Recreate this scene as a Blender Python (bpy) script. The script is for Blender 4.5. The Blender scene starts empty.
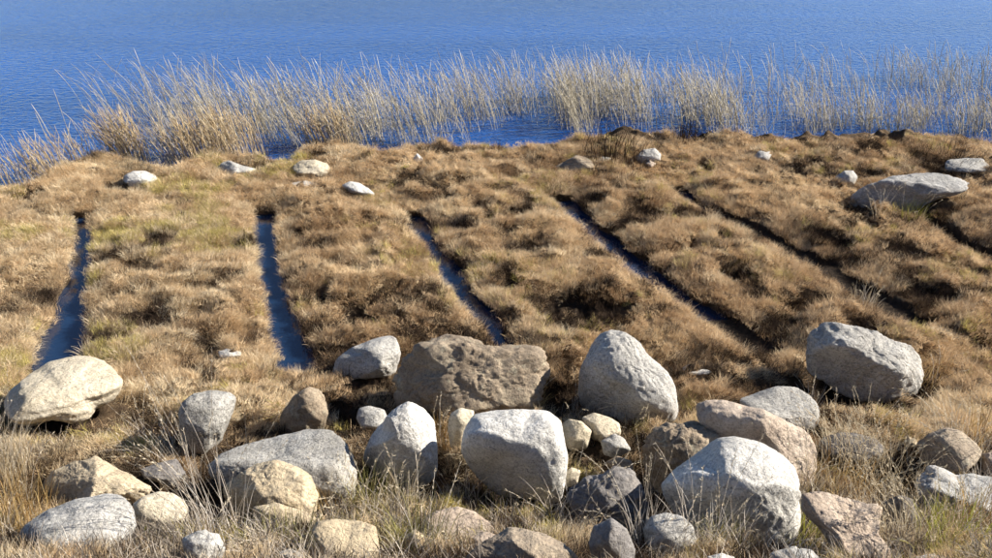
import bpy, math
import numpy as np
from mathutils import Vector

S = bpy.context.scene
COL = S.collection
rng = np.random.default_rng(11)

# ------------------------------------------------------------------ camera, sky, sun, exposure
CAM_H, PITCH, FPX = 4.5, math.radians(29.0), 830.0      # metres above the beds, downward tilt, focal length in photo pixels
cd = bpy.data.cameras.new('camera')
cd.sensor_width = 36.0
cd.lens = 36.0 * FPX / 992.0
cd.clip_start, cd.clip_end = 0.1, 3000.0
cam = bpy.data.objects.new('camera', cd); COL.objects.link(cam)
cam.location = (0, 0, CAM_H); cam.rotation_euler = (math.pi / 2 - PITCH, 0, 0)
S.camera = cam

SUN_EL, SUN_AZ = math.radians(32.0), math.radians(10.0)  # azimuth measured from +x (photo right) towards +y (the lake)
w = bpy.data.worlds.new('World'); S.world = w; w.use_nodes = True
wn, wl = w.node_tree.nodes, w.node_tree.links
sky = wn.new('ShaderNodeTexSky'); sky.sky_type = 'NISHITA'; sky.sun_disc = False
sky.sun_elevation = SUN_EL; sky.sun_rotation = math.pi / 2 - SUN_AZ
sky.altitude = 3500; sky.air_density = 1.0; sky.dust_density = 0.3; sky.ozone_density = 2.5
wl.new(sky.outputs[0], wn['Background'].inputs[0]); wn['Background'].inputs[1].default_value = 0.075
sd = bpy.data.lights.new('sun', 'SUN'); sd.energy = 5.0; sd.angle = math.radians(0.53); sd.color = (1.0, 0.93, 0.82)
sun = bpy.data.objects.new('sun', sd); COL.objects.link(sun)
sv = Vector((math.cos(SUN_EL) * math.cos(SUN_AZ), math.cos(SUN_EL) * math.sin(SUN_AZ), math.sin(SUN_EL)))
sun.rotation_euler = sv.to_track_quat('Z', 'Y').to_euler(); sun.location = sv * 40
vs = S.view_settings
vs.view_transform = 'Standard'; vs.look = 'None'; vs.exposure = 1.08; vs.gamma = 1.0; vs.use_curve_mapping = False
S.cycles.max_bounces = 5; S.cycles.diffuse_bounces = 2; S.cycles.glossy_bounces = 2; S.cycles.transmission_bounces = 2; S.cycles.transparent_max_bounces = 4
S.cycles.use_adaptive_sampling = True; S.cycles.adaptive_threshold = 0.03

# ------------------------------------------------------------------ helpers
CP = np.array([0, 0, CAM_H])
FW = np.array([0, math.cos(PITCH), -math.sin(PITCH)]); RT = np.array([1.0, 0, 0]); UP = np.array([0, math.sin(PITCH), math.cos(PITCH)])
def ray(px, py):                      # direction with unit depth along the view axis
    return FW + RT * ((px - 496) / FPX) - UP * ((py - 279) / FPX)
def project(P):
    d = P - CP; z = d @ FW
    return 496 + FPX * (d @ RT) / z, 279 - FPX * (d @ UP) / z, z
def at_z(px, py, z=0.0):
    d = ray(px, py); return CP + d * ((z - CAM_H) / d[2])

def hash2(ix, iy, s):
    h = (ix.astype(np.int64) * 374761393 + iy.astype(np.int64) * 668265263 + s * 1442695041) & 0x7fffffff
    h = ((h ^ (h >> 13)) * 1274126177) & 0x7fffffff
    return ((h ^ (h >> 16)) & 0xffff) / 65535.0
def n2(x, y, s=0):
    ix, iy = np.floor(x), np.floor(y); fx, fy = x - ix, y - iy
    fx = fx * fx * fx * (fx * (fx * 6 - 15) + 10); fy = fy * fy * fy * (fy * (fy * 6 - 15) + 10)
    a, b = hash2(ix, iy, s), hash2(ix + 1, iy, s); c, d = hash2(ix, iy + 1, s), hash2(ix + 1, iy + 1, s)
    return (a + (b - a) * fx) * (1 - fy) + (c + (d - c) * fx) * fy
def fbm2(x, y, s=0, o=3):
    r, am, t = 0, 1.0, 0
    for k in range(o):
        r = r + am * n2(x * 2 ** k + 17.3 * k, y * 2 ** k - 9.1 * k, s + k); t += am; am *= .5
    return r / t
def hash3(ix, iy, iz, s):
    h = np.floor(hash2(iz + 7, iz * 3 + 1, s + 3) * 65535); return hash2(ix + h, iy + 31 * h, s)
def n3(p, s=0):
    i = np.floor(p); f = p - i; f = f * f * (3 - 2 * f); r = 0
    for dx in (0, 1):
        for dy in (0, 1):
            for dz in (0, 1):
                wgt = (f[:, 0] if dx else 1 - f[:, 0]) * (f[:, 1] if dy else 1 - f[:, 1]) * (f[:, 2] if dz else 1 - f[:, 2])
                r = r + wgt * hash3(i[:, 0] + dx, i[:, 1] + dy, i[:, 2] + dz, s)
    return r
def fbm3(p, s=0, o=4):
    r, am, t = 0, 1.0, 0
    for k in range(o):
        r = r + am * n3(p * 2 ** k + 5.7 * k, s + k); t += am; am *= .5
    return r / t
def sstep(a, b, x):
    t = np.clip((x - a) / (b - a), 0, 1); return t * t * (3 - 2 * t)

def mesh_np(name, V, F, attrs=None, smooth=True):
    """V (n,3), F (m,3 or 4) -> mesh data"""
    V = np.asarray(V, np.float32); F = np.asarray(F, np.int32); k = F.shape[1]
    me = bpy.data.meshes.new(name)
    me.vertices.add(len(V)); me.vertices.foreach_set('co', V.ravel())
    me.loops.add(F.size); me.loops.foreach_set('vertex_index', F.ravel())
    me.polygons.add(len(F)); me.polygons.foreach_set('loop_start', np.arange(0, F.size, k, dtype=np.int32))
    me.polygons.foreach_set('loop_total', np.full(len(F), k, np.int32))
    for an, av in (attrs or {}).items():
        a = me.attributes.new(an, 'FLOAT', 'POINT'); a.data.foreach_set('value', np.asarray(av, np.float32))
    me.update(calc_edges=True)
    if smooth: me.polygons.foreach_set('use_smooth', np.ones(len(F), bool))
    return me
def link(name, me, mat=None, parent=None, loc=None):
    o = bpy.data.objects.new(name, me); COL.objects.link(o)
    if mat is not None and me is not None: me.materials.clear(); me.materials.append(mat)
    if parent is not None: o.parent = parent
    if loc is not None: o.location = loc
    return o
def tag(o, label=None, cat=None, group=None, kind=None):
    if label: o['label'] = label
    if cat: o['category'] = cat
    if group: o['group'] = group
    if kind: o['kind'] = kind
    return o

def ribbons(P, width, prof, side):
    """P (n,k,3) centre lines, width (n,), prof (k,), side (n,3) -> V, F of flat tapering blades"""
    n, k, _ = P.shape
    off = side[:, None, :] * (width[:, None] * prof[None, :])[:, :, None] * .5
    V = np.stack([P - off, P + off], 2).reshape(-1, 3)
    b = (np.arange(n) * k * 2)[:, None] + (np.arange(k - 1) * 2)[None, :]
    F = np.stack([b, b + 1, b + 3, b + 2], -1).reshape(-1, 4)
    return V, F
def tubes(P, rad, prof):
    n, k, _ = P.shape
    ang = np.array([0, 2.0944, 4.18879]); ring = np.stack([np.cos(ang), np.sin(ang), 0 * ang], -1)
    V = (P[:, :, None, :] + ring[None, None] * (rad[:, None] * prof[None, :])[:, :, None, None]).reshape(-1, 3)
    b = (np.arange(n) * k * 3)[:, None, None] + (np.arange(k - 1) * 3)[None, :, None]; j = np.arange(3)[None, None, :]
    F = np.stack([b + j, b + (j + 1) % 3, b + 3 + (j + 1) % 3, b + 3 + j], -1).reshape(-1, 4)
    return V, F
def arcs(base, az, lean0, lean1, length, k, sway=None):
    """centre lines that start at tilt lean0 from vertical and end at lean1"""
    n = len(base); t = np.linspace(0, 1, k)
    th = lean0[:, None] + (lean1 - lean0)[:, None] * t[None, :] ** 1.3
    step = length[:, None] / (k - 1)
    dz = np.cos(th) * step; dr = np.sin(th) * step
    zc = np.concatenate([np.zeros((n, 1)), np.cumsum(dz[:, :-1], 1)], 1); rc = np.concatenate([np.zeros((n, 1)), np.cumsum(dr[:, :-1], 1)], 1)
    a2 = az[:, None] + (0 if sway is None else sway[:, None] * t[None, :])
    return np.stack([base[:, 0:1] + rc * np.cos(a2), base[:, 1:2] + rc * np.sin(a2), base[:, 2:3] + zc], -1)

# ------------------------------------------------------------------ materials
class NT:
    def __init__(s, name):
        s.m = bpy.data.materials.new(name); s.m.use_nodes = True; s.t = s.m.node_tree; s.n = s.t.nodes; s.l = s.t.links
        s.p = s.n['Principled BSDF']; s.out = s.n['Material Output']
    def new(s, typ, **kw):
        nd = s.n.new('ShaderNode' + typ)
        for k, v in kw.items():
            if k.startswith('i_'): nd.inputs[k[2:]].default_value = v
            else: setattr(nd, k, v)
        return nd
    def co(s, scale=(1, 1, 1), src='Object'):
        tc = s.new('TexCoord'); mp = s.new('Mapping'); mp.inputs['Scale'].default_value = scale
        s.l.new(tc.outputs[src], mp.inputs[0]); return mp.outputs[0]
    def noise(s, vec, scale, detail=4, rough=.55, out=0):
        nd = s.new('TexNoise'); nd.inputs['Scale'].default_value = scale; nd.inputs['Detail'].default_value = detail; nd.inputs['Roughness'].default_value = rough
        s.l.new(vec, nd.inputs['Vector']); return nd.outputs[out]
    def ramp(s, fac, stops):
        r = s.new('ValToRGB'); e = r.color_ramp.elements
        while len(e) > len(stops): e.remove(e[-1])
        while len(e) < len(stops): e.new(1)
        for el, (p, c) in zip(e, stops): el.position = p; el.color = (*c, 1) if len(c) == 3 else c
        s.l.new(fac, r.inputs[0]); return r.outputs[0]
    def mix(s, fac, a, b, mode='MIX'):
        x = s.new('Mix', data_type='RGBA', blend_type=mode)
        for sock, v in ((x.inputs[0], fac), (x.inputs[6], a), (x.inputs[7], b)):
            if hasattr(v, 'is_output'): s.l.new(v, sock)
            elif isinstance(v, (int, float)): sock.default_value = v
            else: sock.default_value = (*v, 1)
        return x.outputs[2]
    def attr(s, name, typ='GEOMETRY'):
        a = s.new('Attribute', attribute_name=name, attribute_type=typ); return a.outputs['Fac']
    def bump(s, h, strength, dist, nrm=None):
        b = s.new('Bump'); b.inputs['Strength'].default_value = strength; b.inputs['Distance'].default_value = dist
        s.l.new(h, b.inputs['Height'])
        if nrm is not None: s.l.new(nrm, b.inputs['Normal'])
        return b.outputs[0]
    def set(s, **kw):
        for k, v in kw.items():
            k = k.replace('_', ' ')
            if hasattr(v, 'is_output'): s.l.new(v, s.p.inputs[k])
            else: s.p.inputs[k].default_value = (*v, 1) if isinstance(v, tuple) and len(v) == 3 else v

def rock_mat(name, base, dark, light, speck=.5, lichen=(.33, .31, .24), lichen_amt=.25, stain=(.30, .22, .14), stain_amt=.2):
    m = NT(name); v = m.co(); oi = m.new('ObjectInfo')
    big = m.noise(v, 3.0, 5, .6); med = m.noise(v, 14, 5, .65); fine = m.noise(v, 120, 3, .7)
    c = m.ramp(big, [(.3, dark), (.5, base), (.72, light)])
    st = m.ramp(m.noise(v, 2.1, 4, .6), [(.52, (0, 0, 0)), (.72, (stain_amt,) * 3)])
    c = m.mix(st, c, stain)
    li = m.ramp(m.noise(v, 9, 6, .7), [(.56, (0, 0, 0)), (.66, (lichen_amt,) * 3)])
    c = m.mix(li, c, lichen)
    vo = m.new('TexVoronoi'); vo.inputs['Scale'].default_value = 95; m.l.new(v, vo.inputs['Vector'])
    sp = m.ramp(vo.outputs['Color'], [(.1, (.3, .3, .31)), (.35, (.9, .9, .9)), (.8, (1.15, 1.14, 1.12))])
    c = m.mix(speck, c, sp, 'MULTIPLY')
    gr = m.ramp(m.noise(v, 42, 4, .75), [(.36, (.62, .61, .60)), (.5, (1, 1, 1)), (.66, (1.16, 1.15, 1.13))]); c = m.mix(.75, c, gr, 'MULTIPLY')
    bc = m.new('BrightContrast'); m.l.new(c, bc.inputs[0])
    mr = m.new('MapRange'); mr.inputs['To Min'].default_value = -.04; mr.inputs['To Max'].default_value = .04
    m.l.new(oi.outputs['Random'], mr.inputs[0]); m.l.new(mr.outputs[0], bc.inputs[1])
    nb = m.bump(med, .7, .035); nb = m.bump(fine, .6, .008, nb)
    pits = m.ramp(m.noise(v, 45, 3, .6), [(.3, (0, 0, 0)), (.42, (1, 1, 1))]); nb = m.bump(pits, .5, .006, nb)
    m.set(Base_Color=bc.outputs[0], Roughness=.88, Normal=nb); m.p.inputs['Specular IOR Level'].default_value = .25
    return m.m
ROCK = {
    'slate': rock_mat('dark_grey_stone', (.30, .29, .275), (.20, .195, .185), (.42, .41, .39), .5, lichen_amt=.35, stain_amt=.2),
    'white': rock_mat('pale_granite', (.60, .58, .54), (.47, .455, .425), (.70, .685, .65), .45, lichen_amt=.15, stain_amt=.1),
    'cream': rock_mat('cream_granite', (.56, .49, .37), (.45, .39, .29), (.62, .56, .45), .35, lichen_amt=.15, stain_amt=.2),
    'grey': rock_mat('grey_granite', (.40, .385, .355), (.28, .27, .25), (.52, .505, .475), .6, lichen_amt=.3, stain_amt=.15),
    'bluegrey': rock_mat('bluish_stone', (.41, .395, .365), (.29, .28, .265), (.52, .505, .475), .5, lichen_amt=.15, stain_amt=.15),
    'tan': rock_mat('tan_stone', (.47, .38, .25), (.33, .26, .17), (.56, .47, .33), .35, lichen_amt=.2, stain_amt=.3),
    'pink': rock_mat('pinkish_stone', (.43, .345, .27), (.31, .24, .185), (.53, .45, .37), .4, lichen_amt=.2, stain=(.40, .24, .13), stain_amt=.4),
    'brown': rock_mat('brown_rough_stone', (.29, .23, .165), (.17, .13, .09), (.42, .35, .25), .4, lichen=(.42, .40, .30), lichen_amt=.5, stain_amt=.3),
    'dark': rock_mat('dark_stone', (.17, .155, .145), (.10, .09, .085), (.30, .28, .26), .45, lichen_amt=.3, stain_amt=.2),
}

def grass_mat(name, stops, rough_dark=.75, trans=.35):
    m = NT(name)
    ti = m.attr('tint', 'INSTANCER'); bl = m.attr('blade'); tp = m.attr('along')
    ad = m.new('Math', operation='MULTIPLY_ADD'); m.l.new(bl, ad.inputs[0]); ad.inputs[1].default_value = .34
    sb = m.new('Math', operation='SUBTRACT'); m.l.new(ti, sb.inputs[0]); sb.inputs[1].default_value = .17; m.l.new(sb.outputs[0], ad.inputs[2])
    c = m.ramp(ad.outputs[0], stops)
    df = m.new('BsdfDiffuse'); tr = m.new('BsdfTranslucent'); mx = m.new('MixShader'); mx.inputs[0].default_value = trans
    m.l.new(c, df.inputs[0]); m.l.new(c, tr.inputs[0]); m.l.new(df.outputs[0], mx.inputs[1]); m.l.new(tr.outputs[0], mx.inputs[2])
    m.l.new(mx.outputs[0], m.out.inputs[0]); return m.m
# tint 0..1 : dark brown, red-brown, tan, straw, pale straw ; green lies apart
M_MAT = grass_mat('dry_mat_grass', [(.0, (.12, .075, .04)), (.22, (.37, .235, .125)), (.45, (.65, .47, .285)), (.7, (.78, .61, .39)), (1.0, (.86, .74, .53))])
M_GREEN = grass_mat('yellow_green_grass', [(.0, (.24, .20, .06)), (.5, (.52, .44, .15)), (1.0, (.68, .58, .28))])
M_TWIG = grass_mat('dark_dead_stems', [(.0, (.022, .016, .012)), (.5, (.055, .038, .027)), (1.0, (.15, .105, .07))], trans=.1)

def plain_grass(name, stops, trans=.3):      # for separate plants: colour by blade only
    m = NT(name); c = m.ramp(m.attr('blade'), stops)
    df = m.new('BsdfDiffuse'); tr = m.new('BsdfTranslucent'); mx = m.new('MixShader'); mx.inputs[0].default_value = trans
    m.l.new(c, df.inputs[0]); m.l.new(c, tr.inputs[0]); m.l.new(df.outputs[0], mx.inputs[1]); m.l.new(tr.outputs[0], mx.inputs[2])
    m.l.new(mx.outputs[0], m.out.inputs[0]); return m.m
M_STRAW = plain_grass('pale_straw_blades', [(0, (.36, .27, .16)), (.5, (.56, .46, .31)), (1, (.72, .64, .49))])
M_GOLD = plain_grass('golden_blades', [(0, (.26, .15, .055)), (.5, (.46, .30, .12)), (1, (.60, .45, .22))])
M_OLIVE = plain_grass('olive_blades', [(0, (.13, .12, .035)), (.5, (.28, .26, .09)), (1, (.52, .45, .25))])
M_LIME = plain_grass('fresh_green_blades', [(0, (.20, .21, .03)), (.5, (.36, .35, .06)), (1, (.50, .46, .15))])
M_GREYST = plain_grass('weathered_grey_stalks', [(0, (.28, .23, .18)), (.5, (.50, .44, .37)), (1, (.74, .68, .60))])
M_REED = plain_grass('dry_reed_stems', [(0, (.18, .155, .11)), (.45, (.37, .33, .25)), (1, (.62, .56, .44))], .15)

def ground_mat():
    m = NT('peaty_turf'); v = m.co()
    c = m.ramp(m.noise(v, 9, 6, .65), [(.3, (.05, .034, .022)), (.5, (.11, .075, .045)), (.7, (.24, .17, .10))])
    pe = m.ramp(m.noise(v, 20, 4, .6), [(.3, (.022, .016, .012)), (.7, (.055, .04, .028))])
    c = m.mix(m.attr('peat_shade'), c, pe)
    nb = m.bump(m.noise(v, 40, 5, .7), .8, .03)
    m.set(Base_Color=c, Roughness=.95, Normal=nb); m.p.inputs['Specular IOR Level'].default_value = .1
    return m.m
def water_mat(name, col, wave_scale, stretch, strength, dist, rough):
    m = NT(name); v = m.co((1, stretch, 1))
    a = m.noise(v, wave_scale, 3, .55); b = m.noise(v, wave_scale * 3.7, 2, .5); g = m.noise(m.co((.06, .22, 1)), 1.0, 4, .6)
    nb = m.bump(a, strength, dist); nb = m.bump(b, strength * .7, dist * .28, nb)
    m.set(Base_Color=m.ramp(g, [(.3, tuple(x * .78 for x in col)), (.7, tuple(x * 1.2 for x in col))]), Roughness=rough, Normal=nb)
    m.p.inputs['IOR'].default_value = 1.333; m.p.inputs['Specular IOR Level'].default_value = .5
    return m.m

# ------------------------------------------------------------------ the lie of the land
WATER = -0.17
SHORE_PX = [(-260, 235), (-120, 205), (0, 194), (36, 190), (54, 175), (82, 165), (100, 158), (140, 168), (161, 174), (176, 175), (186, 164), (215, 158), (265, 164), (297, 164),
            (309, 152), (330, 146), (362, 152), (377, 159), (398, 160), (416, 153), (445, 148), (466, 153), (505, 157), (530, 153), (563, 146), (581, 143), (617, 136),
            (660, 137), (671, 143), (690, 140), (707, 137), (767, 139), (803, 137), (868, 136), (904, 136), (929, 142), (957, 139), (992, 146), (1120, 150), (1280, 165)]
SH = np.array([at_z(x, y, -.10)[:2] for x, y in SHORE_PX])
kp = [0]
for i in range(1, len(SH)):
    if SH[i, 0] > SH[kp[-1], 0] + .03: kp.append(i)
SH = SH[kp]
def shore_y(x): return np.interp(x, SH[:, 0], SH[:, 1])

# ditches: pixel polylines of the two bank edges at the level of the bed tops
DITCH_PX = [
    ([(74, 207), (73, 235), (67, 272), (52, 310), (32, 350), (28, 372)], [(90, 207), (89, 240), (86, 272), (82, 315), (78, 352), (76, 372)]),
    ([(252, 204), (256, 232), (262, 270), (267, 300), (274, 340), (279, 364)], [(273, 204), (275, 236), (283, 276), (296, 318), (308, 350), (316, 364)]),
    ([(401, 206), (418, 232), (437, 260), (462, 298), (488, 328), (500, 346)], [(419, 206), (434, 230), (455, 258), (479, 293), (505, 325), (528, 348)]),
    ([(552, 192), (574, 215), (600, 240), (638, 272), (682, 299), (727, 330), (752, 346)], [(570, 191), (592, 212), (616, 233), (657, 264), (694, 291), (728, 309), (756, 325), (786, 346)]),
    ([(672, 182), (688, 199), (704, 205), (740, 222), (772, 240), (812, 264), (840, 281), (866, 295), (893, 313), (925, 325)], [(684, 181), (700, 194), (716, 201), (750, 215), (784, 231), (828, 254), (860, 272), (887, 286), (912, 300), (940, 318)]),
    ([(900, 208), (930, 222), (960, 243), (1000, 262), (1080, 292)], [(912, 204), (944, 216), (976, 236), (1010, 250), (1090, 282)]),
]
DITCH = []
for L, R in DITCH_PX:
    l = np.array([at_z(*p, -.02)[:2] for p in L]); r = np.array([at_z(*p, -.02)[:2] for p in R])
    DITCH.append((l, r, np.concatenate([l, r[::-1]])))
DEPTH = [.46, .46, .44, .44, .34, .20]
DRY = {3: at_z(690, 303)[1], 4: at_z(700, 203)[1]}       # nearer than this the trench floor is dry peat
def inside_dist(poly, x, y):
    """signed distance to polygon, positive inside"""
    d = np.full(x.shape, 1e9); ins = np.zeros(x.shape, bool); n = len(poly)
    for i in range(n):
        a, b = poly[i], poly[(i + 1) % n]; ab = b - a
        t = np.clip(((x - a[0]) * ab[0] + (y - a[1]) * ab[1]) / (ab @ ab + 1e-12), 0, 1)
        d = np.minimum(d, (x - a[0] - t * ab[0]) ** 2 + (y - a[1] - t * ab[1]) ** 2)
        c = ((a[1] > y) != (b[1] > y)) & (x < (b[0] - a[0]) * (y - a[1]) / (b[1] - a[1] + 1e-12) + a[0]); ins ^= c
    d = np.sqrt(d); return np.where(ins, d, -d)
# hollows with dark dead growth, some darkened in place of boulder shadow, and a few humps, as (px, py, radius in m, depth)
HOLLOW_PX = [(316, 242, .22, .05), (323, 290, .26, .10), (345, 318, .28, .10), (350, 300, .2, .06), (590, 296, .42, .11), (550, 300, .3, .10), (620, 310, .3, .08), (736, 268, .28, .10), (752, 276, .2, .06),
             (795, 300, .24, .10), (780, 320, .28, .06), (570, 320, .25, .1), (640, 250, .16, .07), (690, 250, .2, .08), (480, 205, .18, .07), (510, 230, .16, .07), (450, 250, .15, .06), (385, 290, .16, .06), (330, 260, .18, .07), (300, 230, .16, .06), (850, 255, .25, .06), (930, 290, .3, .06), (880, 225, .2, .06), (720, 235, .16, .07), (590, 215, .16, .06), (225, 260, .1, .05), (120, 290, .12, .05), (230, 300, .1, .05), (190, 364, .20, .08), (205, 372, .16, .07), (157, 262, .13, .05), (115, 242, .10, .05), (35, 262, .1, .05), (5, 310, .12, .05),
             (620, 222, .2, .05), (530, 245, .2, .05), (800, 170, .3, .10), (830, 174, .25, .08), (210, 340, .2, .04), (140, 315, .3, .04), (160, 300, .2, .04), (470, 225, .2, .04),
             (830, 235, .35, .05), (900, 250, .35, .04), (945, 160, .3, .05), (640, 205, .25, .05), (440, 190, .2, .05), (505, 275, .25, .05), (60, 425, .35, .08), (155, 440, .3, .06), (870, 392, .45, .10),
             (345, 405, .3, .1), (372, 415, .25, .1), (430, 485, .35, .12), (520, 492, .4, .12), (600, 470, .2, .08), (645, 485, .25, .1), (205, 495, .3, .1), (600, 545, .3, .1), (885, 515, .25, .14), (550, 385, .35, .1), (835, 375, .4, .1), (190, 530, .3, .06), (640, 530, .3, .1)]  # boulder shadow and shaded gaps painted here as dark hollows
HOL = [(*at_z(px, py)[:2], r, d) for px, py, r, d in HOLLOW_PX]
def base_z(x, y):
    z = np.where(y < 6.2, (6.2 - y) * .16 + np.clip(4.2 - y, 0, None) * .5, 0.0)
    z = np.where(y < 0.2, (6.2 - .2) * .16 + 4.0 * .5 + (0.2 - y) * .08, z)
    s = y - shore_y(x) + .10 * (fbm2(x * 2.2, y * 2.2, 91, 2) - .5)
    return z - .62 * sstep(-.12, .42, s) - np.clip(s, 0, 12) * .09
def hummock(x, y):
    wx = x + .12 * (n2(x * 2.5, y * 2.5, 5) - .5); wy = y + .12 * (n2(x * 2.5, y * 2.5, 6) - .5)
    a = 1 - np.abs(2 * n2(wx * 1.9, wy * 3.4, 21) - 1); b = 1 - np.abs(2 * n2(wx * 4.2, wy * 7.0, 22) - 1); c = n2(x * 11, y * 11, 23)
    big = n2(x * .8, y * .8, 24)
    pat = .5 + .9 * n2(x * 1.1, y * 1.1, 27)
    return (.14 * (a - .6) + .12 * (b - .6) + .07 * (c - .5)) * pat + .06 * (big - .5)
FOOT = []
def land(x, y, full=True):
    """ground height and darkness: peaty soil plus painted shade"""
    z = base_z(x, y); s = y - shore_y(x)
    hm = hummock(x, y) * np.where(y < 5.2, .55, 1.0) * (1 - .8 * sstep(.1, .4, s))
    left = sstep(-2.2, -3.6, x); hm = hm * (1 - .45 * left)
    peat_shade = sstep(.02, .2, s) * 1.0; z = z + hm
    pn = fbm2(x * 1.7 + 3, y * 2.3, 29, 4) + .05 * sstep(-2.5, .5, x); pq = sstep(.60, .72, pn) * (y > 5.9); z = z - .05 * pq; peat_shade = np.maximum(peat_shade, .7 * pq)
    for hx, hy, hr, hd in HOL:
        q = np.exp(-((x - hx) ** 2 + (y - hy) ** 2) / (hr * hr) * 1.4) * (.6 + .8 * n2(x * 7, y * 7, 33))
        z = z - 2.1 * hd * q; peat_shade = np.maximum(peat_shade, .95 * sstep(.3, .65, q))
    for cx, cy, a, b, c in FOOT:                          # the ground dips round each stone, painted darker there as shade
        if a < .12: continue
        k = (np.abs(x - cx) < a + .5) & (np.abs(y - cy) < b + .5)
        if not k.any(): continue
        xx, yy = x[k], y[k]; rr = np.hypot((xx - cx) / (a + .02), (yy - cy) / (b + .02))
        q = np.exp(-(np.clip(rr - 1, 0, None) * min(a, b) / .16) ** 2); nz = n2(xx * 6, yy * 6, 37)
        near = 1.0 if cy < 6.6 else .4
        z[k] -= near * min(.09, .3 * c) * q * (.55 + .7 * nz); peat_shade[k] = np.maximum(peat_shade[k], near * sstep(.35, .9, q * (.5 + nz)) * .55)
    for iD, ((l, r, poly), dep) in enumerate(zip(DITCH, DEPTH)):
        lo, hi = poly.min(0) - .3, poly.max(0) + .3
        k = (x > lo[0]) & (x < hi[0]) & (y > lo[1]) & (y < hi[1])
        if not k.any(): continue
        xx, yy = x[k], y[k]
        d = inside_dist(poly, xx, yy) + .05 + .09 * (n2(xx * 3.2, yy * 3.2, 41) - .5) + .06 * (n2(xx * 9, yy * 9, 42) - .5) - (.03 if dep < .3 else 0)
        e = sstep(-.03, .055, d); fl = sstep(-.36, -.02, d)
        if iD in DRY: dep = .15 + (dep - .15) * sstep(DRY[iD] - .12, DRY[iD] + .12, yy)
        z[k] = (z[k] * (1 - .75 * fl) - .06 * fl) * (1 - e) + (-dep + .03 * (n2(xx * 4, yy * 4, 43) - .5)) * e
        peat_shade[k] = np.maximum(peat_shade[k], sstep(-.02, .01, d))
    return z, peat_shade

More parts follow.
